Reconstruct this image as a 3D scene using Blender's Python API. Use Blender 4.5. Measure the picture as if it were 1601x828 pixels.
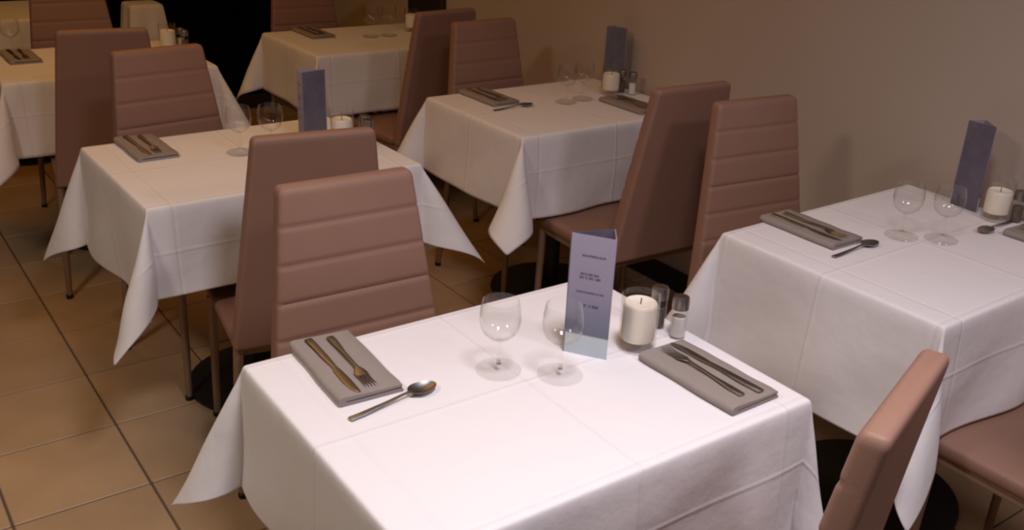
import bpy, bmesh, math, random
import numpy as np
from mathutils import Vector, Matrix

# ------------------------------------------------------------------ clear
for o in list(bpy.data.objects): bpy.data.objects.remove(o, do_unlink=True)
SC = bpy.context.scene
COL = SC.collection
PI = math.pi
random.seed(7)

# ------------------------------------------------------------------ camera
cam_d = bpy.data.cameras.new('camera'); cam = bpy.data.objects.new('camera', cam_d); COL.objects.link(cam)
cam_d.sensor_fit = 'HORIZONTAL'; cam_d.sensor_width = 36.0; cam_d.lens = 1523.8 / 1601 * 36.0
cam_d.clip_start = 0.02; cam_d.clip_end = 60
PITCH, ROLL, YAW, CAMZ = 0.4042, 0.0470, 0.638, 1.62
def _cam_matrix():
    cp, sp = math.cos(PITCH), math.sin(PITCH)
    r = Vector((1, 0, 0)); f = Vector((0, cp, -sp)); u = Vector((0, sp, cp))
    cr, sr = math.cos(ROLL), math.sin(ROLL)
    r2 = r * cr + u * sr; u2 = u * cr - r * sr
    Z = Matrix.Rotation(-YAW, 3, 'Z')
    r2, u2, f = Z @ r2, Z @ u2, Z @ f
    m = Matrix.Identity(4)
    for i in range(3):
        m[i][0] = r2[i]; m[i][1] = u2[i]; m[i][2] = -f[i]
    m[2][3] = CAMZ
    return m
cam.matrix_world = _cam_matrix()
SC.camera = cam

# ------------------------------------------------------------------ world, lights, exposure
w = bpy.data.worlds.new('world'); SC.world = w; w.use_nodes = True
w.node_tree.nodes['Background'].inputs[0].default_value = (1.0, 0.62, 0.38, 1)
w.node_tree.nodes['Background'].inputs[1].default_value = 0.03
def ceiling_light(name, loc, power, color, size):
    d = bpy.data.lights.new(name, 'AREA'); d.shape = 'DISK'; d.size = size; d.energy = power; d.color = color
    o = bpy.data.objects.new(name, d); o.location = loc; COL.objects.link(o)
    return o
kl = ceiling_light('front_ceiling_lamp', (0.80, 0.56, 2.6), 20.5, (1.0, 0.93, 1.0), 0.45); kl.data.spread = math.radians(140)
ceiling_light('aisle_ceiling_lamp', (-0.95, 1.45, 2.6), 24, (1.0, 0.85, 0.72), 0.45)
ceiling_light('right_front_fill_light', (1.8, -0.75, 2.6), 19, (1.0, 0.86, 0.92), 0.45)  # added fill behind the camera to brighten chairs and wall, no known fixture
ceiling_light('middle_ceiling_lamp', (0.85, 2.85, 2.6), 8.5, (1.0, 0.47, 0.07), 1.5)
ceiling_light('rear_ceiling_lamp', (0.75, 4.65, 2.6), 7.2, (1.0, 0.42, 0.05), 1.2)
SC.cycles.filter_width = 2.4      # the photograph is a little soft
SC.view_settings.view_transform = 'Standard'
SC.view_settings.look = 'None'
SC.view_settings.exposure = 0.0
SC.view_settings.gamma = 1.0
SC.view_settings.use_curve_mapping = False

# ------------------------------------------------------------------ materials
MAT = {}
def new_mat(name):
    m = bpy.data.materials.new(name); m.use_nodes = True; MAT[name] = m
    nt = m.node_tree
    return m, nt, nt.nodes['Principled BSDF']
def plain(name, col, rough=0.6, metal=0.0, noise=0.0, nscale=40, bump=0.0, bscale=200, spec=0.5, sheen=0.0, rand=0.0):
    m, nt, b = new_mat(name)
    b.inputs['Base Color'].default_value = (*col, 1); b.inputs['Roughness'].default_value = rough
    b.inputs['Metallic'].default_value = metal; b.inputs['Specular IOR Level'].default_value = spec
    b.inputs['Sheen Weight'].default_value = sheen
    tc = nt.nodes.new('ShaderNodeTexCoord')
    src = None
    if noise:
        n = nt.nodes.new('ShaderNodeTexNoise'); n.inputs['Scale'].default_value = nscale; n.inputs['Detail'].default_value = 5
        nt.links.new(tc.outputs['Object'], n.inputs['Vector'])
        mx = nt.nodes.new('ShaderNodeMix'); mx.data_type = 'RGBA'
        mx.inputs[6].default_value = (*[c * (1 - noise) for c in col], 1); mx.inputs[7].default_value = (*[min(1, c * (1 + noise)) for c in col], 1)
        nt.links.new(n.outputs['Fac'], mx.inputs[0]); src = mx.outputs[2]
    if rand:
        oi = nt.nodes.new('ShaderNodeObjectInfo'); mr = nt.nodes.new('ShaderNodeMapRange')
        mr.inputs[3].default_value = 1 - rand; mr.inputs[4].default_value = 1 + rand
        nt.links.new(oi.outputs['Random'], mr.inputs[0])
        hs = nt.nodes.new('ShaderNodeHueSaturation'); nt.links.new(mr.outputs[0], hs.inputs['Value'])
        if src: nt.links.new(src, hs.inputs['Color'])
        else: hs.inputs['Color'].default_value = (*col, 1)
        src = hs.outputs[0]
    if src: nt.links.new(src, b.inputs['Base Color'])
    if bump:
        n2 = nt.nodes.new('ShaderNodeTexNoise'); n2.inputs['Scale'].default_value = bscale; n2.inputs['Detail'].default_value = 3
        nt.links.new(tc.outputs['Object'], n2.inputs['Vector'])
        bp = nt.nodes.new('ShaderNodeBump'); bp.inputs['Strength'].default_value = bump; bp.inputs['Distance'].default_value = 0.002
        nt.links.new(n2.outputs['Fac'], bp.inputs['Height']); nt.links.new(bp.outputs[0], b.inputs['Normal'])
    return m
plain('chair_leather', (0.28, 0.156, 0.111), 0.55, noise=0.06, nscale=9, bump=0.10, bscale=420, spec=0.35)
plain('chair_metal', (0.30, 0.20, 0.135), 0.42, metal=0.35, noise=0.04)
plain('table_wood', (0.16, 0.10, 0.06), 0.6, noise=0.2, nscale=12)
plain('black_metal', (0.008, 0.008, 0.009), 0.5, noise=0.1)
plain('napkin_cloth', (0.31, 0.265, 0.24), 0.9, noise=0.07, nscale=120, bump=0.5, bscale=900, spec=0.1)
plain('steel', (0.33, 0.31, 0.30), 0.38, metal=1.0, noise=0.03)
plain('candle_wax', (0.86, 0.78, 0.66), 0.55, noise=0.02)
plain('wick', (0.03, 0.025, 0.02), 0.9, noise=0.1)
plain('floor_tile', (0.455, 0.315, 0.19), 0.42, noise=0.22, nscale=5, bump=0.12, bscale=60, spec=0.4, rand=0.10)
plain('grout', (0.12, 0.085, 0.06), 0.9, noise=0.2, nscale=60)
plain('wall_plaster', (0.48, 0.40, 0.34), 0.75, noise=0.04, nscale=3, bump=0.15, bscale=120, spec=0.3)
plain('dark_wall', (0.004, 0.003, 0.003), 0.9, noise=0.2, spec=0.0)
plain('dark_trim', (0.02, 0.014, 0.011), 0.6, noise=0.2)
plain('paper_edge', (0.62, 0.62, 0.68), 0.7, noise=0.03)
plain('shaker_salt', (0.75, 0.73, 0.70), 0.8, noise=0.05)
plain('shaker_pepper', (0.12, 0.09, 0.07), 0.8, noise=0.3, nscale=300)

def make_glass():
    m, nt, b = new_mat('clear_glass')
    nt.nodes.remove(b); out = nt.nodes['Material Output']
    # thin clear glass: the same Fresnel reflection from both sides
    geo = nt.nodes.new('ShaderNodeNewGeometry'); ior = nt.nodes.new('ShaderNodeMapRange'); ior.inputs[3].default_value = 1.48; ior.inputs[4].default_value = 1 / 1.48
    nt.links.new(geo.outputs['Backfacing'], ior.inputs[0])
    fr = nt.nodes.new('ShaderNodeFresnel'); nt.links.new(ior.outputs[0], fr.inputs['IOR'])
    lw = nt.nodes.new('ShaderNodeMath'); lw.operation = 'MULTIPLY'; lw.inputs[1].default_value = 0.8; nt.links.new(fr.outputs[0], lw.inputs[0])
    tr = nt.nodes.new('ShaderNodeBsdfTransparent'); tr.inputs[0].default_value = (0.99, 0.99, 0.987, 1)
    gl = nt.nodes.new('ShaderNodeBsdfGlossy'); gl.inputs['Roughness'].default_value = 0.03
    mx = nt.nodes.new('ShaderNodeMixShader')
    nt.links.new(lw.outputs[0], mx.inputs[0]); nt.links.new(tr.outputs[0], mx.inputs[1]); nt.links.new(gl.outputs[0], mx.inputs[2])
    nt.links.new(mx.outputs[0], out.inputs[0])
make_glass()

def make_linen():
    m, nt, b = new_mat('white_linen')
    b.inputs['Base Color'].default_value = (0.80, 0.775, 0.785, 1); b.inputs['Roughness'].default_value = 0.88
    b.inputs['Specular IOR Level'].default_value = 0.12; b.inputs['Sheen Weight'].default_value = 0.08
    uv = nt.nodes.new('ShaderNodeUVMap'); uv.uv_map = 'flat'
    sep = nt.nodes.new('ShaderNodeSeparateXYZ'); nt.links.new(uv.outputs[0], sep.inputs[0])
    def math_(op, a, bb=None, c=None):
        n = nt.nodes.new('ShaderNodeMath'); n.operation = op
        for i, v in enumerate((a, bb, c)):
            if v is None: continue
            if isinstance(v, (int, float)): n.inputs[i].default_value = v
            else: nt.links.new(v, n.inputs[i])
        return n.outputs[0]
    total = None
    # ironed fold creases at fixed places of the flat cloth: narrow ridges
    for axis, pos, amp in (('X', 0.0, 1.0), ('X', -0.335, -0.8), ('X', 0.335, 0.8), ('Y', 0.0, 0.9), ('Y', -0.29, -0.8), ('Y', 0.29, 0.8), ('Y', -0.43, 0.5)):
        d = math_('ABSOLUTE', math_('SUBTRACT', sep.outputs[axis], pos))
        rdg = math_('MULTIPLY', math_('MAXIMUM', math_('SUBTRACT', 1.0, math_('MULTIPLY', d, 1 / 0.007)), 0.0), amp)
        total = rdg if total is None else math_('ADD', total, rdg)
    n1 = nt.nodes.new('ShaderNodeTexNoise'); n1.inputs['Scale'].default_value = 14; n1.inputs['Detail'].default_value = 4
    nt.links.new(uv.outputs[0], n1.inputs['Vector'])
    total = math_('ADD', total, math_('MULTIPLY', n1.outputs['Fac'], 1.6))
    b1 = nt.nodes.new('ShaderNodeBump'); b1.inputs['Strength'].default_value = 0.55; b1.inputs['Distance'].default_value = 0.003
    nt.links.new(total, b1.inputs['Height'])
    wv = nt.nodes.new('ShaderNodeTexNoise'); wv.inputs['Scale'].default_value = 900; wv.inputs['Detail'].default_value = 1
    nt.links.new(uv.outputs[0], wv.inputs['Vector'])
    b2 = nt.nodes.new('ShaderNodeBump'); b2.inputs['Strength'].default_value = 0.12; b2.inputs['Distance'].default_value = 0.0006
    nt.links.new(wv.outputs['Fac'], b2.inputs['Height']); nt.links.new(b1.outputs[0], b2.inputs['Normal'])
    nt.links.new(b2.outputs[0], b.inputs['Normal'])
make_linen()

def make_menu_print():
    """lavender card, slate lower part, pale strip at the foot, rows of small dark print"""
    m, nt, b = new_mat('menu_print')
    b.inputs['Roughness'].default_value = 0.45
    uv = nt.nodes.new('ShaderNodeUVMap'); uv.uv_map = 'flat'
    sep = nt.nodes.new('ShaderNodeSeparateXYZ'); nt.links.new(uv.outputs[0], sep.inputs[0])
    cr = nt.nodes.new('ShaderNodeValToRGB'); e = cr.color_ramp.elements
    cols = [(0.0, (0.47, 0.55, 0.60)), (0.165, (0.52, 0.59, 0.63)), (0.18, (0.14, 0.15, 0.21)), (0.36, (0.19, 0.19, 0.27)), (0.58, (0.30, 0.265, 0.36)), (1.0, (0.37, 0.33, 0.43))]
    e[0].position, e[0].color = cols[0][0], (*cols[0][1], 1); e[1].position, e[1].color = cols[-1][0], (*cols[-1][1], 1)
    for p, c in cols[1:-1]:
        k = e.new(p); k.color = (*c, 1)
    nt.links.new(sep.outputs['Y'], cr.inputs[0])
    def math_(op, a, bb=None):
        n = nt.nodes.new('ShaderNodeMath'); n.operation = op
        for i, v in enumerate((a, bb)):
            if v is None: continue
            if isinstance(v, (int, float)): n.inputs[i].default_value = v
            else: nt.links.new(v, n.inputs[i])
        return n.outputs[0]
    nz = nt.nodes.new('ShaderNodeTexNoise'); nz.inputs['Scale'].default_value = 22; nz.inputs['Detail'].default_value = 2
    mp = nt.nodes.new('ShaderNodeMapping'); mp.inputs['Scale'].default_value = (1.6, 0.6, 1)
    nt.links.new(uv.outputs[0], mp.inputs[0]); nt.links.new(mp.outputs[0], nz.inputs['Vector'])
    ink = math_('GREATER_THAN', nz.outputs['Fac'], 0.44)
    rows = None
    for yc, hh, x0, x1 in ((0.835, 0.010, 0.28, 0.80), (0.685, 0.011, 0.27, 0.68), (0.655, 0.011, 0.25, 0.72), (0.535, 0.009, 0.20, 0.82), (0.425, 0.013, 0.38, 0.72)):
        a = math_('LESS_THAN', math_('ABSOLUTE', math_('SUBTRACT', sep.outputs['Y'], yc)), hh)
        c = math_('LESS_THAN', math_('ABSOLUTE', math_('SUBTRACT', sep.outputs['X'], (x0 + x1) / 2)), (x1 - x0) / 2)
        r = math_('MULTIPLY', a, c); rows = r if rows is None else math_('MAXIMUM', rows, r)
    mask = math_('MULTIPLY', math_('MULTIPLY', rows, ink), 0.75)
    mx = nt.nodes.new('ShaderNodeMix'); mx.data_type = 'RGBA'
    nt.links.new(mask, mx.inputs[0]); nt.links.new(cr.outputs[0], mx.inputs[6]); mx.inputs[7].default_value = (0.05, 0.045, 0.07, 1)
    nt.links.new(mx.outputs[2], b.inputs['Base Color'])
make_menu_print()
plain('menu_back', (0.12, 0.108, 0.145), 0.5, noise=0.35, nscale=30)

# ------------------------------------------------------------------ helpers
def obj(name, me, mat=None, parent=None, loc=(0, 0, 0), rotz=0.0):
    if isinstance(me, bmesh.types.BMesh):
        bm = me; bmesh.ops.recalc_face_normals(bm, faces=bm.faces); me = bpy.data.meshes.new(name); bm.to_mesh(me); bm.free()
    o = bpy.data.objects.new(name, me); COL.objects.link(o)
    if mat and not me.materials: me.materials.append(MAT[mat])
    if parent: o.parent = parent
    o.location = loc; o.rotation_euler = (0, 0, rotz)
    return o
def smooth(o, ang=40):
    me = o.data
    me.polygons.foreach_set('use_smooth', [True] * len(me.polygons))
    a = math.radians(ang); bm = bmesh.new(); bm.from_mesh(me)
    for e in bm.edges:
        if len(e.link_faces) == 2 and e.calc_face_angle(0) > a: e.smooth = False
    bm.to_mesh(me); bm.free()
    return o
def thing(name, label, cat, loc=(0, 0, 0), rotz=0.0, group=None):
    o = bpy.data.objects.new(name, None); COL.objects.link(o); o.empty_display_size = 0.05
    o.location = loc; o.rotation_euler = (0, 0, rotz); tag(o, label, cat, group)
    return o
def tag(o, label, cat, group=None):
    o['label'] = label; o['category'] = cat
    if group: o['group'] = group
    return o
def dup(root, loc, rotz, label, group=None):
    r = root.copy(); COL.objects.link(r); r.location = loc; r.rotation_euler = (0, 0, rotz); r['label'] = label
    if group: r['group'] = group
    for ch in list(root.children):
        c = ch.copy(); COL.objects.link(c); c.parent = r
        for g in list(ch.children):
            d = g.copy(); COL.objects.link(d); d.parent = c
    return r
def struct(o):
    o['kind'] = 'structure'; return o
def box(x0, x1, y0, y1, z0, z1, bev=0.0, seg=2):
    bm = bmesh.new()
    v = [bm.verts.new((x, y, z)) for z in (z0, z1) for y in (y0, y1) for x in (x0, x1)]
    for f in ((0, 2, 3, 1), (4, 5, 7, 6), (0, 1, 5, 4), (2, 6, 7, 3), (0, 4, 6, 2), (1, 3, 7, 5)): bm.faces.new([v[i] for i in f])
    if bev: bmesh.ops.bevel(bm, geom=list(bm.edges), offset=bev, segments=seg, affect='EDGES', profile=0.5)
    return bm
def rings(bm, R, cap0=True, cap1=True):
    """R: list of closed rings (lists of points) -> lofted skin"""
    V = [[bm.verts.new(p) for p in r] for r in R]; n = len(R[0])
    for a, b in zip(V, V[1:]):
        for i in range(n): bm.faces.new((a[i], a[(i + 1) % n], b[(i + 1) % n], b[i]))
    if cap0: bm.faces.new(V[0][::-1])
    if cap1: bm.faces.new(V[-1])
    return bm
def lathe(prof, n=32, bm=None, caps=(True, True)):
    bm = bm or bmesh.new()
    return rings(bm, [[(r * math.cos(2 * PI * k / n), r * math.sin(2 * PI * k / n), z) for k in range(n)] for r, z in prof], *caps)
def lathe_closed(prof, n=32):
    """profile is a closed loop (wall with thickness)"""
    bm = bmesh.new()
    V = [[bm.verts.new((max(r, 1e-5) * math.cos(2 * PI * k / n), max(r, 1e-5) * math.sin(2 * PI * k / n), z)) for k in range(n)] for r, z in prof]
    for i in range(len(V) - 1):
        a, b = V[i], V[i + 1]
        for k in range(n): bm.faces.new((a[k], a[(k + 1) % n], b[(k + 1) % n], b[k]))
    bmesh.ops.remove_doubles(bm, verts=bm.verts, dist=2e-5)
    return bm
def tube(bm, pts, rad, n=10):
    pts = [Vector(p) for p in pts]; R = []
    for i, p in enumerate(pts):
        t = (pts[min(i + 1, len(pts) - 1)] - pts[max(i - 1, 0)]).normalized()
        a = t.cross(Vector((0, 1, 0.01))).normalized(); b = t.cross(a)
        r = rad[i] if isinstance(rad, (list, tuple)) else rad
        R.append([p + a * (r * math.cos(2 * PI * k / n)) + b * (r * math.sin(2 * PI * k / n)) for k in range(n)])
    return rings(bm, R)
def ribbon(bm, pts, n=10):
    """pts: (x, y, z, width, thickness) along y; flattened oval section"""
    R = []
    for x, y, z, w_, t in pts:
        R.append([(x + w_ / 2 * math.copysign(abs(math.cos(2 * PI * k / n)) ** 0.7, math.cos(2 * PI * k / n)), y,
                   z + t / 2 * math.sin(2 * PI * k / n)) for k in range(n)])
    return rings(bm, R)

# ------------------------------------------------------------------ the room
WX, WYB = 2.685, 5.98
fl = obj('floor', box(-2.2, WX, -1.0, WYB, -0.05, -0.004), 'grout'); struct(fl)
TS = 0.3425
tile_bm = box(-TS / 2 + 0.003, TS / 2 - 0.003, -TS / 2 + 0.003, TS / 2 - 0.003, -0.012, 0.0, 0.0022, 1)
tile_me = bpy.data.meshes.new('tile'); tile_bm.to_mesh(tile_me); tile_bm.free(); tile_me.materials.append(MAT['floor_tile'])
cut_me = {}
ix0, ix1 = -6, 7
for i in range(-6, 7):
    for j in range(-5, 11):
        x0 = 0.535 + i * TS; y0 = 2.312 + j * TS
        if x0 < -1.3 or y0 < 0.2 or x0 > WX: continue
        if x0 + TS > WX or y0 + TS > WYB:            # tiles cut at the walls
            bx1 = min(x0 + TS - 0.003, WX - 0.001); by1 = min(y0 + TS - 0.003, WYB - 0.001)
            if bx1 - x0 < 0.02 or by1 - y0 < 0.02: continue
            t = obj('tile', box(x0 + 0.003, bx1, y0 + 0.003, by1, -0.012, 0.0, 0.0022, 1), 'floor_tile', fl)
        else:
            t = bpy.data.objects.new('tile', tile_me); COL.objects.link(t); t.parent = fl; t.location = (x0 + TS / 2, y0 + TS / 2, 0)
wr = obj('wall_right', box(WX, WX + 0.12, -1.0, WYB, -0.05, 2.75), 'wall_plaster'); struct(wr)
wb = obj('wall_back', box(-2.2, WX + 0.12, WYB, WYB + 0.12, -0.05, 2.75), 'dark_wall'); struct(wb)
struct(obj('baseboard_right', box(WX - 0.012, WX, -1.0, WYB, 0.0, 0.09, 0.003, 1), 'dark_trim'))
struct(obj('baseboard_back', box(-2.2, WX - 0.013, WYB - 0.012, WYB, 0.0, 0.09, 0.003, 1), 'dark_trim'))
struct(obj('trim_1', box(WX - 0.03, WX, 4.28, 4.62, 0.09, 2.75, 0.004, 1), 'dark_trim'))

# ------------------------------------------------------------------ tables
TH = 0.748
TABLES = {  # near-left corner x, y, rotation, width, depth, cloth overhang (left, right, near, far)
    1: (0.521, 0.887, -0.009, 0.80, 0.615, (0.255, 0.28, 0.28, 0.27)),
    2: (0.617, 2.373, 0.013, 0.80, 0.615, (0.305, 0.28, 0.245, 0.27)),
    3: (1.853, 2.471, -0.003, 0.80, 0.615, (0.275, 0.01, 0.285, 0.27)),
    4: (1.799, 0.921, 0.008, 0.80, 0.615, (0.325, 0.01, 0.285, 0.27)),
    5: (1.805, 3.924, -0.003, 0.80, 0.615, (0.27, 0.01, 0.27, 0.26)),
    6: (0.560, 3.915, 0.0, 0.80, 0.615, (0.30, 0.29, 0.28, 0.26)),
    7: (0.470, 5.285, 0.0, 0.80, 0.600, (0.28, 0.28, 0.28, 0.01)),
}
WHERE = {1: 'the nearest table', 2: 'the middle left table beside the aisle', 3: 'the middle table along the wall', 4: 'the right-hand table against the wall',
         5: 'the dim rear table along the wall', 6: 'the rear table at the left edge', 7: 'the farthest table, top left corner'}
def tframe(k):
    x, y, r, W, D, _ = TABLES[k]
    return Matrix.Translation((x, y, 0)) @ Matrix.Rotation(r, 4, 'Z')
def onT(k, u, v, z=0.0):
    p = tframe(k) @ Vector((u, v, z)); return p
TL = {1: 'white linen cloth on the nearest, brightest table', 2: 'cream-lit cloth on the middle left table beside the tiled aisle', 3: 'tan-lit cloth on the middle table along the wall',
      4: 'pinkish-lit cloth on the right-hand table against the wall', 5: 'dim amber-lit cloth on the rear table along the wall', 6: 'orange-lit cloth on the rear table cut by the left edge',
      7: 'orange-lit cloth on the farthest table in the top left corner'}
top_me = None
def make_table(k):
    global top_me
    x, y, r, W, D, _ = TABLES[k]
    c = onT(k, W / 2, D / 2)
    t = thing('dining_table', 'black-footed pedestal under the cloth of ' + WHERE[k], 'table', (c.x, c.y, 0), r, 'pedestal dining tables')
    obj('table_top', box(-W / 2 + 0.008, W / 2 - 0.008, -D / 2 + 0.008, D / 2 - 0.008, TH - 0.03, TH - 0.001, 0.006), 'table_wood', t)
    smooth(obj('column', lathe([(0.03, 0.02), (0.03, TH - 0.05), (0.09, TH - 0.045), (0.09, TH - 0.031)], 24), 'black_metal', t))
    smooth(obj('base_disc', lathe([(0.235, 0.0), (0.24, 0.004), (0.238, 0.012), (0.20, 0.019), (0.06, 0.026), (0.032, 0.04)], 48), 'black_metal', t))
for k in TABLES: make_table(k)

# ---- cloth: flat top, hanging flaps, and at each corner the spare cloth swings out as an (unstretched) pointed cone
def corner_loop(alpha, az, droop=1.0, n=400):
    """unit directions from a corner: a leaf-shaped loop of 90 degrees arc length that starts and ends pointing straight down"""
    th = np.linspace(-alpha, alpha, n); p = PI / (2 * alpha)
    def dirs(R):
        r = R * np.cos(th * p); u = r * np.cos(th); v = r * np.sin(th)        # u: along the outward diagonal
        ang = np.hypot(u, v) + 1e-9
        return np.stack([u / ang * np.sin(ang), v / ang * np.sin(ang), -np.cos(ang)], -1)
    lo, hi = 0.2, 1.2
    for _ in range(40):
        mid = (lo + hi) / 2; d = dirs(mid); L = np.linalg.norm(np.diff(d, axis=0), axis=1).sum()
        if L > PI / 2: hi = mid
        else: lo = mid
    d = dirs(lo * droop); arc = np.concatenate([[0], np.cumsum(np.linalg.norm(np.diff(d, axis=0), axis=1))]); arc *= (PI / 2) / arc[-1]
    c, s_ = math.cos(az), math.sin(az)                                         # swing the leaf to one side
    x = d[:, 0] * c - d[:, 1] * s_; y = d[:, 0] * s_ + d[:, 1] * c
    return arc, np.stack([x, y, d[:, 2]], -1)
def drape(W, D, over, seed, corners, h=0.018):
    L, Rr, N, Fv = over
    def axis(lo, mid, hi):
        n0 = max(1, round(lo / h)); n1 = max(2, round(mid / (h * 1.6))); n2 = max(1, round(hi / h))
        m_ = np.linspace(0, mid, n1 + 1); m_[1] = 0.006; m_[-2] = mid - 0.006
        return np.concatenate([np.linspace(-lo, 0, n0 + 1)[:-1], m_, np.linspace(mid, mid + hi, n2 + 1)[1:]])
    xs = axis(L, W, Rr); ys = axis(N, D, Fv)
    gx, gy = np.meshgrid(xs, ys); zt = TH + 0.002
    rng = np.random.RandomState(seed); ph = rng.uniform(0, 6.28, 12)
    ox = np.where(gx < 0, -gx, np.where(gx > W, gx - W, 0.0)); oy = np.where(gy < 0, -gy, np.where(gy > D, gy - D, 0.0))
    bx_ = gx.clip(0, W); by_ = gy.clip(0, D)
    X = np.stack([bx_, by_, np.full_like(gx, zt)], -1)
    def flap(t, q, length, i):
        fade = np.sin(PI * (q / length).clip(0, 1)) ** 0.6
        tilt = 0.035 + fade * (0.030 * np.sin(q * 9.5 + ph[i]) + 0.022 * np.sin(q * 17 + ph[i + 1]) + 0.02)
        return 0.003 * np.minimum(t / 0.02, 1) + t * np.sin(tilt), t * np.cos(tilt)
    for i, (msk, t, q, ln, ax, sg) in enumerate((((gx < 0) & (oy == 0), ox, gy, D, 0, -1), ((gx > W) & (oy == 0), ox, gy, D, 0, 1), ((gy < 0) & (ox == 0), oy, gx, W, 1, -1), ((gy > D) & (ox == 0), oy, gx, W, 1, 1))):
        o_, dn = flap(t, q, ln, i * 2)
        X[..., ax] += np.where(msk, sg * o_, 0.0); X[..., 2] -= np.where(msk, dn, 0.0)
    for ci, (sx, sy) in enumerate(((-1, -1), (1, -1), (-1, 1), (1, 1))):
        m_ = ((gx < 0) if sx < 0 else (gx > W)) & ((gy < 0) if sy < 0 else (gy > D))
        if not m_.any(): continue
        alpha, az, curl, droop = corners[ci]
        arc, dr = corner_loop(math.radians(alpha), math.radians(az), droop)
        rho = np.hypot(ox, oy)[m_]; phi = np.arctan2(ox[m_], oy[m_])         # 0 = next to the near/far flap, 90 deg = next to the side flap
        d = np.stack([np.interp(phi, arc, dr[:, k]) for k in range(3)], -1)
        # diagonal frame -> world: u = outward diagonal, v from the near/far flap towards the side flap
        u = np.array([sx, sy]) / math.sqrt(2); v = np.array([sx, -sy]) / math.sqrt(2)
        ripple = 1 + curl * np.sin(phi * 6 + ph[8 + ci]) * (rho / 0.4) ** 2
        hor = (d[:, 0] * ripple)[:, None] * u + (d[:, 1] * ripple)[:, None] * v
        X[m_, 0] += rho * hor[:, 0] + sx * 0.035 * rho * 0.7; X[m_, 1] += rho * hor[:, 1] + sy * 0.035 * rho * 0.7; X[m_, 2] += rho * d[:, 2]
    # slow unevenness of the hanging cloth
    out = np.maximum(ox, oy)
    k_ = (out / 0.3) ** 1.5
    X[..., 0] += 0.006 * k_ * np.sin(gx * 21 + gy * 13 + ph[10]); X[..., 1] += 0.006 * k_ * np.sin(gx * 15 - gy * 19 + ph[11])
    return X, gx, gy
CORNERS = {  # per table: (opening of the leaf, sideways swing, curl, droop) for near-left, near-right, far-left, far-right
    1: ((70, 8, .1, .8), (75, -6, .15, .35), (72, 4, .1, .74), (75, 0, .1, .8)), 2: ((62, 6, .1, .66), (60, 14, .15, .85), (75, 0, .1, .68), (75, 0, .1, .8)),
    3: ((66, 4, .12, .97), (70, 0, .1, .8), (75, -6, .1, .85), (75, 0, .1, .8)), 4: ((78, 2, .35, .5), (70, 0, .1, .8), (68, 4, .1, .66), (75, 0, .1, .8)),
    5: ((70, 0, .1, .8), (70, 0, .1, .8), (72, 10, .1, .72), (75, 0, .1, .8)), 6: ((74, -10, .2, .85), (70, 10, .1, .72), (75, 0, .1, .8), (75, 0, .1, .8)), 7: ((70, 0, .1, .8),) * 4}
def make_cloth(k, seed=1):
    x, y, r, W, D, over = TABLES[k]
    X, gx, gy = drape(W, D, over, seed, CORNERS[k], 0.018 if k <= 4 else 0.026)
    ny, nx = gx.shape
    idx = np.arange(ny * nx).reshape(ny, nx)
    faces = np.stack([idx[:-1, :-1], idx[:-1, 1:], idx[1:, 1:], idx[1:, :-1]], -1).reshape(-1, 4)
    me = bpy.data.meshes.new('tablecloth'); me.from_pydata(X.reshape(-1, 3).tolist(), [], faces.tolist()); me.update()
    uvl = me.uv_layers.new(name='flat')
    fu = (gx - W / 2).ravel(); fv = (gy - D / 2).ravel()
    vi = np.empty(len(me.loops), dtype=np.int32); me.loops.foreach_get('vertex_index', vi)
    uvl.data.foreach_set('uv', np.stack([fu[vi], fv[vi]], -1).ravel())
    o = obj('tablecloth', me, 'white_linen', None, (x, y, 0), r)
    me.polygons.foreach_set('use_smooth', [True] * len(me.polygons))
    sb = o.modifiers.new('subdivision', 'SUBSURF'); sb.levels = 1; sb.render_levels = 2 if k in (1, 2, 4) else 1
    so = o.modifiers.new('thickness', 'SOLIDIFY'); so.thickness = 0.0014; so.offset = 1.0
    tag(o, TL[k], 'tablecloth', 'white tablecloths')
    return o
for k in TABLES: make_cloth(k, seed=k)

# ------------------------------------------------------------------ chairs
CH, CW0, CW1, SZ = 0.99, 0.212, 0.146, 0.455
def rr(hw, y0, y1, r, z, n=4):
    """rounded rectangle ring in xy"""
    pts = []
    for cx, cy, a0 in ((hw - r, y1 - r, 0), (-hw + r, y1 - r, PI / 2), (-hw + r, y0 + r, PI), (hw - r, y0 + r, 1.5 * PI)):
        for i in range(n + 1):
            a = a0 + i * PI / 2 / n; pts.append((cx + r * math.cos(a), cy + r * math.sin(a), z))
    return pts
def lean(z):  # y of the back's mid plane: straight to the seat, then reclined
    return 0.035 - 0.068 * max(0.0, (z - 0.42) / 0.57) ** 1.15
def make_backrest():
    bm = bmesh.new(); R = []
    zs = list(np.linspace(0.425, CH - 0.016, 110)) + [CH - 0.010, CH - 0.005, CH - 0.002, CH]
    seams = [0.525 + 0.0775 * i for i in range(6)]
    for z in zs:
        f = (z - 0.425) / (CH - 0.425); hw = CW0 + (CW1 - CW0) * f
        inset = 0.0
        if z > CH - 0.016: q = (z - (CH - 0.016)) / 0.016; inset = 0.010 * (1 - math.sqrt(max(0, 1 - q * q)))
        if z < 0.437: q = (0.437 - z) / 0.012; inset = 0.010 * (1 - math.sqrt(max(0, 1 - q * q)))
        th = 0.021 + 0.004 * (1 - f)
        g = sum(0.0036 * math.exp(-((z - s) / 0.0045) ** 2) for s in seams)
        y = lean(z)
        ring = []
        for (px, py, pz) in rr(hw - inset, y - th + inset, y + th - inset, max(0.003, 0.011 - inset * 0.6), z):
            if py > y + th * 0.55: py -= g
            ring.append((px, py, pz))
        R.append(ring)
    return rings(bm, R)
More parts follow.
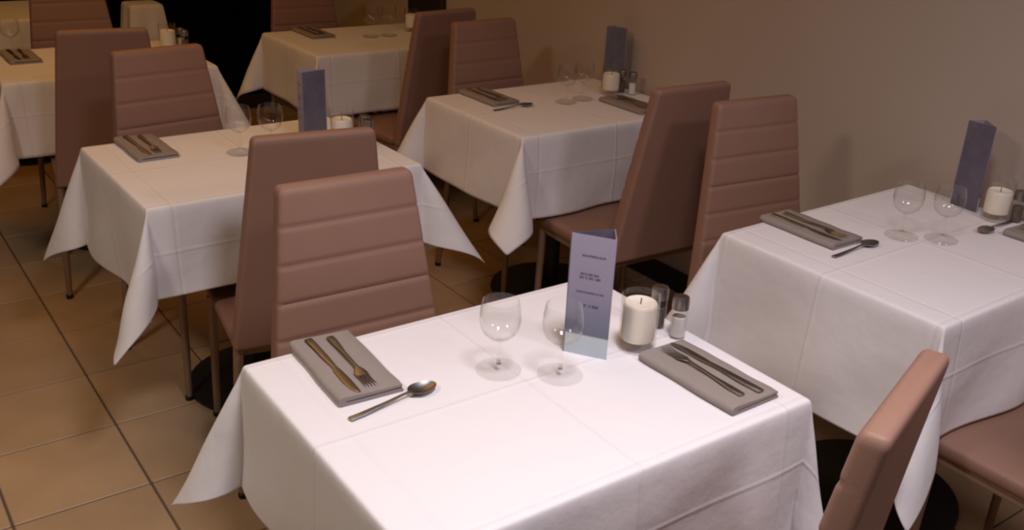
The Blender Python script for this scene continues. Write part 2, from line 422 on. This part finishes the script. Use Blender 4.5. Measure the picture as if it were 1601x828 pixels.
def make_seat():
    bm = bmesh.new(); R = []
    for z, ins, ex in ((0.415, 0.010, 0), (0.418, 0.004, 0), (0.428, 0.0, 0), (0.445, 0.0, 0), (0.452, 0.004, 0), (0.4555, 0.012, 0), (0.457, 0.03, 0), (0.459, 0.09, 0)):
        R.append(rr(0.208 - ins, 0.062 + ins, 0.455 - ins, 0.035, z, 5))
    return rings(bm, R)
def make_chair():
    t = thing('dining_chair', 'x', 'chair', group='upholstered high-back dining chairs')
    smooth(obj('backrest', make_backrest(), 'chair_leather', t), 50)
    smooth(obj('seat', make_seat(), 'chair_leather', t), 50)
    obj('seat_frame', box(-0.198, 0.198, 0.05, 0.44, 0.392, 0.4155, 0.005), 'chair_metal', t)
    for s in (-1, 1):
        bm = bmesh.new(); tube(bm, [(s * 0.192, 0.425, 0.40), (s * 0.196, 0.428, 0.2), (s * 0.202, 0.432, 0.0)], [0.013, 0.012, 0.010], 12)
        lg = smooth(obj('leg', bm, 'chair_metal', t)); smooth(obj('foot_cap', lathe([(0.0105, 0.0), (0.0125, 0.001), (0.0125, 0.014), (0.0115, 0.015)], 14), 'black_metal', lg, (s * 0.202, 0.432, 0)))
        bm = bmesh.new(); tube(bm, [(s * 0.196, 0.038, 0.44), (s * 0.205, 0.032, 0.30), (s * 0.213, 0.018, 0.15), (s * 0.220, 0.0, 0.0)], [0.013, 0.013, 0.012, 0.010], 12)
        lg = smooth(obj('leg', bm, 'chair_metal', t)); smooth(obj('foot_cap', lathe([(0.0105, 0.0), (0.0125, 0.001), (0.0125, 0.014), (0.0115, 0.015)], 14), 'black_metal', lg, (s * 0.220, 0.0, 0)))
    return t
chair0 = None
LEAN_TOP = lean(CH)
def place_chair(cx, cy, deg, facing, label):
    """cx, cy: middle of the top edge of the back; facing +1 = towards +y"""
    global chair0
    a = math.radians(deg) + (0 if facing > 0 else PI)
    off = Vector((-math.sin(a), math.cos(a), 0)) * LEAN_TOP
    loc = (cx - off.x, cy - off.y, 0)
    if chair0 is None:
        chair0 = make_chair(); o = chair0; o.location = loc; o.rotation_euler = (0, 0, a); o['label'] = label
    else: o = dup(chair0, loc, a, label)
    return o
place_chair(0.845, 1.725, -2.4, -1, 'taupe high-back chair with quilted seams facing the viewer, behind the nearest table')
place_chair(1.093, 0.586, 18.3, 1, 'turned taupe chair cut by the bottom edge, beside the nearest table\'s right corner')
place_chair(0.931, 2.056, -9.0, 1, 'brown chair showing its plain back, in front of the middle left table')
place_chair(0.909, 3.165, 6.8, -1, 'brown chair at the far side of the middle left table, its front showing')
place_chair(2.145, 2.027, -2.8, 1, 'brown chair, back to the viewer, before the middle table along the wall')
place_chair(2.203, 3.235, 1.6, -1, 'dim brown chair at the far side of the middle table along the wall')
place_chair(2.190, 1.821, -6.8, -1, 'taupe chair against the wall side, behind the right-hand table')
place_chair(2.085, 0.465, 0.0, 1, 'chair showing only its tan seat at bottom right, beside the right-hand table')
place_chair(0.841, 3.547, -8.6, 1, 'dark brown chair with back to the viewer, in front of the rear left table')
place_chair(0.985, 4.70, -3.0, -1, 'reddish brown chair behind the rear left table, cut by the top edge')
place_chair(2.194, 3.499, 5.0, 1, 'very dark chair with back to the viewer, in front of the dim rear table')
place_chair(2.085, 4.70, 0.0, -1, 'dark brown chair behind the dim rear table, cut by the top edge')

# ------------------------------------------------------------------ tableware prototypes
TZ = TH + 0.0036     # top of the cloth
NZ = 0.017           # napkin height
def make_napkin():
    W, L = 0.120, 0.232
    prof = [(W / 2, 0.0), (-W / 2 + 0.008, 0.0)]                         # under side
    for i in range(1, 8):                                                # the roll
        t = PI * i / 8; prof.append((-W / 2 + 0.008 - 0.008 * math.sin(t), 0.0085 - 0.0085 * math.cos(t)))
    prof += [(-W / 2 + 0.010, 0.0172), (-W / 2 + 0.030, 0.0166), (0.0, 0.0150), (0.030, 0.0146), (W / 2 - 0.003, 0.0142), (W / 2 - 0.001, 0.0125), (W / 2 - 0.002, 0.0098)]
    prof += [(W / 2 - 0.030, 0.0092), (-0.030, 0.0094), (-W / 2 + 0.014, 0.0090), (-W / 2 + 0.012, 0.0080), (-W / 2 + 0.014, 0.0070), (-0.030, 0.0066), (W / 2 - 0.030, 0.0066), (W / 2 - 0.001, 0.0064), (W / 2 + 0.001, 0.0035)]
    R = []
    for j in range(15):
        v = -L / 2 + L * j / 14; wob = 0.0006 * math.sin(j * 1.3); sh = 1.0 if 0 < j < 14 else 0.985
        R.append([(x * sh + 0.0008 * math.sin(j * 0.8 + 1), v, z + (wob if z > 0.008 else 0.0)) for x, z in prof])
    return rings(bmesh.new(), R)
def knife_parts():
    hb = bmesh.new(); ribbon(hb, [(0, -0.105, 0.003, 0.011, 0.004), (0, -0.104, 0.003, 0.016, 0.0055), (0, -0.08, 0.003, 0.0165, 0.006), (0, -0.03, 0.003, 0.014, 0.006), (0, 0.008, 0.003, 0.0105, 0.0055), (0, 0.014, 0.003, 0.010, 0.005)])
    bb = bmesh.new(); ribbon(bb, [(0, 0.012, 0.003, 0.010, 0.003), (0.0005, 0.03, 0.003, 0.015, 0.0024), (0.0008, 0.07, 0.003, 0.0165, 0.002), (0.0005, 0.095, 0.003, 0.014, 0.0018), (-0.002, 0.107, 0.003, 0.008, 0.0014), (-0.004, 0.111, 0.003, 0.002, 0.001)])
    return hb, bb
def fork_parts():
    hb = bmesh.new(); ribbon(hb, [(0, -0.100, 0.0035, 0.010, 0.003), (0, -0.099, 0.0035, 0.015, 0.0045), (0, -0.075, 0.0035, 0.0155, 0.0045), (0, -0.03, 0.004, 0.009, 0.0045), (0, 0.02, 0.0065, 0.0062, 0.004), (0, 0.036, 0.007, 0.007, 0.004)])
    tb = bmesh.new(); ribbon(tb, [(0, 0.033, 0.007, 0.007, 0.0035), (0, 0.042, 0.0062, 0.017, 0.003), (0, 0.050, 0.005, 0.0225, 0.0026), (0, 0.060, 0.004, 0.0225, 0.0024)])
    for i in range(4):
        x = -0.0087 + 0.0058 * i
        ribbon(tb, [(x, 0.058, 0.0042, 0.0040, 0.0022), (x, 0.075, 0.0035, 0.0034, 0.002), (x, 0.090, 0.0050, 0.0028, 0.0018), (x, 0.099, 0.0075, 0.0014, 0.001)], 6)
    return hb, tb
def spoon_parts():
    hb = bmesh.new(); ribbon(hb, [(0, -0.088, 0.003, 0.008, 0.003), (0, -0.087, 0.003, 0.0125, 0.0042), (0, -0.06, 0.003, 0.0125, 0.0042), (0, -0.015, 0.006, 0.0075, 0.004), (0, 0.02, 0.009, 0.0055, 0.0038), (0, 0.036, 0.0088, 0.007, 0.0035)])
    bb = bmesh.new(); n, m = 28, 7
    def pt(a, q, dz):
        y = 0.061 + 0.0285 * math.cos(a) * q; wid = 0.0185 * (1 - 0.12 * math.cos(a))
        x = wid * math.sin(a) * q
        return (x, y, 0.0095 - 0.0078 * (1 - q * q) - 0.0008 * math.cos(a) * q + dz)
    V = [[bb.verts.new(pt(2 * PI * k / n, (i + 1) / m, 0)) for k in range(n)] for i in range(m)]
    Lw = [[bb.verts.new(pt(2 * PI * k / n, (i + 1) / m, -0.0012 if i < m - 1 else -0.0004)) for k in range(n)] for i in range(m)]
    for Q in (V, Lw):
        c = bb.verts.new(pt(0, 0, 0 if Q is V else -0.0012))
        for k in range(n): bb.faces.new((c, Q[0][k], Q[0][(k + 1) % n]))
        for a, b in zip(Q, Q[1:]):
            for k in range(n): bb.faces.new((a[k], b[k], b[(k + 1) % n], a[(k + 1) % n]))
    for k in range(n): bb.faces.new((V[-1][k], Lw[-1][k], Lw[-1][(k + 1) % n], V[-1][(k + 1) % n]))
    return hb, bb
def glass_parts():
    foot = lathe([(0.0390, 0.0), (0.0412, 0.0010), (0.0418, 0.0025), (0.0408, 0.0040), (0.0385, 0.0042), (0.022, 0.0055), (0.008, 0.0085), (0.0046, 0.013)], 40)
    stem = lathe([(0.0046, 0.0130), (0.0036, 0.02), (0.0033, 0.045), (0.0040, 0.058), (0.0065, 0.0635)], 20)
    outer = [(0.0, 0.0615), (0.008, 0.063), (0.020, 0.0685), (0.030, 0.078), (0.0355, 0.090), (0.0375, 0.104), (0.0365, 0.120), (0.0335, 0.136), (0.0325, 0.1405)]
    inner = [(max(0, r - 0.0012), z + (0.0022 if r < 0.025 else 0.0006)) for r, z in outer[:-1]] + [(0.0315, 0.1405)]
    bowl = lathe_closed(outer + inner[::-1], 44)
    return foot, stem, bowl
PROTO = {}
def placed(key, builder, loc, rotz, label, group):
    if key not in PROTO:
        t = builder(); PROTO[key] = t
        t.location = loc; t.rotation_euler = (0, 0, rotz); t['label'] = label; t['group'] = group
        return t
    return dup(PROTO[key], loc, rotz, label, group)
def b_napkin():
    t = thing('folded_napkin', 'x', 'napkin')
    smooth(obj('rolled_fold', make_napkin(), 'napkin_cloth', t), 50)
    return t
def b_two(name, cat, fn, n1, n2, mat):
    def f():
        t = thing(name, 'x', cat); a, b = fn()
        smooth(obj(n1, a, mat, t)); smooth(obj(n2, b, mat, t)); return t
    return f
b_knife = b_two('table_knife', 'knife', knife_parts, 'handle', 'blade', 'steel')
b_fork = b_two('table_fork', 'fork', fork_parts, 'handle', 'tines', 'steel')
b_spoon = b_two('dessert_spoon', 'spoon', spoon_parts, 'handle', 'bowl', 'steel')
def b_glass():
    t = thing('wine_glass', 'x', 'glass'); f, s, b = glass_parts()
    for n_, m_ in (('foot', f), ('stem', s), ('bowl', b)): smooth(obj(n_, m_, 'clear_glass', t))
    return t
def b_menu():
    """three stiff panels folded into a standing prism; origin = left foot of the front panel, front panel along +x facing -y"""
    t = thing('menu_card', 'x', 'menu'); H, Wd, th = 0.24, 0.085, 0.0012
    A, B, Cc = Vector((0, 0, 0)), Vector((Wd, 0, 0)), Vector((0.068, 0.052, 0))
    def panel(nm, p, q, mt='menu_print'):
        d = (q - p).normalized(); nrm = Vector((d.y, -d.x, 0))
        pts = [p, q, q - nrm * th, p - nrm * th]
        bm = bmesh.new(); lo = [bm.verts.new(v) for v in pts]; hi = [bm.verts.new(v + Vector((0, 0, H))) for v in pts]
        uv = bm.loops.layers.uv.new('flat')
        fs = [bm.faces.new((lo[0], lo[1], hi[1], hi[0])), bm.faces.new((lo[1], lo[2], hi[2], hi[1])), bm.faces.new((lo[2], lo[3], hi[3], hi[2])), bm.faces.new((lo[3], lo[0], hi[0], hi[3])), bm.faces.new(hi), bm.faces.new(lo[::-1])]
        L = (q - p).length
        for f in fs:
            for lp in f.loops:
                lp[uv].uv = ((lp.vert.co - p).dot(d) / L, lp.vert.co.z / H)
        obj(nm, bm, mt, t)
    panel('front_panel', A, B); panel('side_panel', B, Cc); panel('back_panel', Cc, A, 'menu_back')
    return t
def b_candle_holder():
    t = thing('candle_holder', 'x', 'candle holder')
    prof = [(0.0, 0.0), (0.033, 0.0), (0.0355, 0.002), (0.0362, 0.05), (0.0368, 0.112), (0.0352, 0.112), (0.0345, 0.05), (0.0335, 0.023), (0.030, 0.0195), (0.0, 0.019)]
    smooth(obj('tumbler', lathe_closed(prof, 44), 'clear_glass', t))
    return t
def b_candle(cut=0.0):
    t = thing('pillar_candle', 'x', 'candle')
    smooth(obj('wax', lathe([(0.0300, 0.0), (0.0318, 0.002), (0.0325, 0.068 - cut), (0.0315, 0.074 - cut), (0.0295, 0.076 - cut), (0.025, 0.0725 - cut), (0.006, 0.071 - cut)], 40), 'candle_wax', t))
    bm = bmesh.new(); tube(bm, [(0, 0, 0.071 - cut), (0.0006, 0, 0.078 - cut), (0.002, 0.001, 0.083 - cut)], 0.0011, 8); smooth(obj('wick', bm, 'wick', t))
    return t
def b_shaker(kind):
    def f():
        t = thing(kind + '_shaker', 'x', 'shaker')
        smooth(obj('glass_body', lathe([(0.0150, 0.0), (0.0160, 0.0015), (0.0160, 0.060), (0.0150, 0.064), (0.0140, 0.066)], 28), 'clear_glass', t))
        smooth(obj('filling', lathe([(0.0130, 0.004), (0.0135, 0.005), (0.0135, 0.045)], 24), 'shaker_' + kind, t))
        c = smooth(obj('steel_cap', lathe([(0.0158, 0.062), (0.0168, 0.0625), (0.0168, 0.082), (0.0155, 0.087), (0.010, 0.0895), (0.003, 0.090)], 28), 'steel', t))
        return t
    return f

ON = {1: 'on the nearest table', 2: 'on the middle left table', 3: 'on the middle wall-side table', 4: 'on the right-hand table', 5: 'on the dim rear wall-side table', 6: 'on the rear left table', 7: 'on the farthest top left table'}
def setting(k, cx, cy, rot, far, fork=True, which=''):
    """napkin with knife and fork; far = diner sits on the far side"""
    a = rot + (PI if far else 0)
    placed('napkin', b_napkin, (cx, cy, TZ), rot, ('folded taupe napkin at the %s seat ' % which) + ON[k], 'folded napkins')
    R = Matrix.Rotation(a, 3, 'Z')
    zt = TZ + 0.0152
    p = R @ Vector((0.024, 0.0, 0)); placed('knife', b_knife, (cx + p.x, cy + p.y, zt), a + 0.02, ('steel knife on the %s-seat napkin ' % which) + ON[k], 'table knives')
    if fork:
        p = R @ Vector((-0.010, 0.004, 0)); placed('fork', b_fork, (cx + p.x, cy + p.y, zt), a - 0.03, ('steel fork on the %s-seat napkin ' % which) + ON[k], 'table forks')
def spoon(k, x0, y0, x1, y1, label):
    a = math.atan2(y1 - y0, x1 - x0) - PI / 2
    placed('spoon', b_spoon, ((x0 + x1) / 2, (y0 + y1) / 2, TZ + 0.0006), a, label, 'dessert spoons')
def wine(x, y, label): placed('glass', b_glass, (x, y, TZ), 0.3, label, 'wine glasses')
def menu_turned(x, y, a, label):
    # the dark back panel towards the room; x, y = its left foot, a = direction of its foot line
    placed('menu', b_menu, (x + 0.0856 * math.cos(a), y + 0.0856 * math.sin(a), TZ), a + math.radians(142.6), label, 'standing menu cards')
def menu(x, y, a, label): placed('menu', b_menu, (x, y, TZ), a, label, 'standing menu cards')
def candle(x, y, k, extra=''):
    placed('holder', b_candle_holder, (x, y, TZ), 0, 'clear glass candle tumbler holding a cream candle ' + ON[k], 'glass candle holders')
    placed('candle' if k == 1 else 'low_candle', b_candle if k == 1 else (lambda: b_candle(0.014)), (x, y, TZ + 0.021), 0, 'cream pillar candle inside the glass tumbler ' + ON[k], 'pillar candles')
def shakers(k, x0, y0, x1, y1):
    placed('salt', b_shaker('salt'), (x0, y0, TZ), 0, 'glass salt shaker with steel cap ' + ON[k], 'salt shakers')
    placed('pepper', b_shaker('pepper'), (x1, y1, TZ), 0, 'dark pepper shaker with steel cap ' + ON[k], 'pepper shakers')

# nearest table
setting(1, 0.672, 1.394, -0.06, True, which='far')
setting(1, 1.212, 1.030, 0.01, False, which='near')
spoon(1, 0.606, 1.238, 0.776, 1.259, 'steel spoon lying below the left napkin on the nearest table')
wine(0.907, 1.250, 'left one of two empty wine glasses on the nearest table')
wine(0.992, 1.178, 'right one of two empty wine glasses on the nearest table')
menu(1.054, 1.248, -0.98, 'standing lavender menu card beside the wine glasses on the nearest table')
candle(1.184, 1.186, 1)
shakers(1, 1.284, 1.178, 1.281, 1.232)
# right-hand table
setting(4, 2.000, 1.428, -0.01, True, which='far')
setting(4, 2.492, 1.040, 0.0, False, which='near')
spoon(4, 1.904, 1.282, 2.080, 1.287, 'steel spoon lying below the left napkin on the right-hand table')
spoon(4, 2.560, 1.199, 2.387, 1.190, 'steel spoon half hidden behind the near napkin on the right-hand table')
wine(2.184, 1.287, 'left one of two empty wine glasses on the right-hand table')
wine(2.255, 1.219, 'right one of two empty wine glasses on the right-hand table')
menu_turned(2.545, 1.375, -1.65, 'standing grey-violet menu card against the wall on the right-hand table')
candle(2.532, 1.236, 4)
shakers(4, 2.580, 1.155, 2.565, 1.195)
# middle table along the wall
setting(3, 2.050, 2.960, 0.0, True, which='far')
setting(3, 2.468, 2.632, 0.0, False, which='near')
spoon(3, 1.965, 2.800, 2.135, 2.806, 'steel spoon below the far napkin on the middle table along the wall')
wine(2.283, 2.788, 'left one of two empty wine glasses on the middle table along the wall')
wine(2.374, 2.802, 'right one of two empty wine glasses on the middle table along the wall')
menu_turned(2.580, 2.930, -1.0, 'dark standing menu card against the wall on the middle wall-side table')
candle(2.523, 2.815, 3)
shakers(3, 2.600, 2.775, 2.590, 2.825)
# middle left table
setting(2, 0.765, 2.876, 0.02, True, which='far')
wine(0.996, 2.722, 'left one of two empty wine glasses on the middle left table')
wine(1.085, 2.700, 'right one of two empty wine glasses on the middle left table')
menu_turned(1.163, 2.640, 0.20, 'standing slate menu card rising behind the brown chair on the middle left table')
candle(1.300, 2.665, 2)
shakers(2, 1.372, 2.655, 1.355, 2.600)
# rear tables
setting(5, 2.01, 4.40, 0.0, True, which='far')
wine(2.24, 4.25, 'left one of two empty wine glasses on the dim rear table')
wine(2.332, 4.24, 'right one of two empty wine glasses on the dim rear table')
candle(2.50, 4.31, 5)
setting(6, 0.705, 4.345, 0.0, True, which='far')
wine(0.70, 4.47, 'small wine glass behind the napkin on the rear table at the left edge')
candle(1.285, 4.30, 6)
shakers(6, 1.345, 4.31, 1.345, 4.26)
setting(7, 0.74, 5.62, 0.0, True, which='far')

# narrow draped stand far behind
def make_stand():
    t = thing('draped_stand', 'narrow stand under a pale grey cloth, far behind beside the black wall', 'stand', (1.575, 5.68, 0))
    obj('post', box(-0.05, 0.05, -0.05, 0.05, 0.0, 0.735, 0.004, 1), 'table_wood', t)
    bm = bmesh.new(); R = []; n = 48
    for z, s, wv in ((0.30, 0.150, 0.020), (0.45, 0.132, 0.014), (0.60, 0.112, 0.008), (0.72, 0.096, 0.002), (0.738, 0.090, 0.0), (0.742, 0.078, 0.0)):
        ring = []
        for k in range(n):
            a = 2 * PI * k / n; q = 1 / max(abs(math.cos(a)), abs(math.sin(a))); q = 1 + (q - 1) * 0.8
            r = s * q + wv * math.cos(6 * a + 0.6); ring.append((r * math.cos(a), r * math.sin(a), z))
        R.append(ring)
    rings(bm, R, cap0=False)
    smooth(obj('cloth', bm, 'white_linen', t), 60)
make_stand()
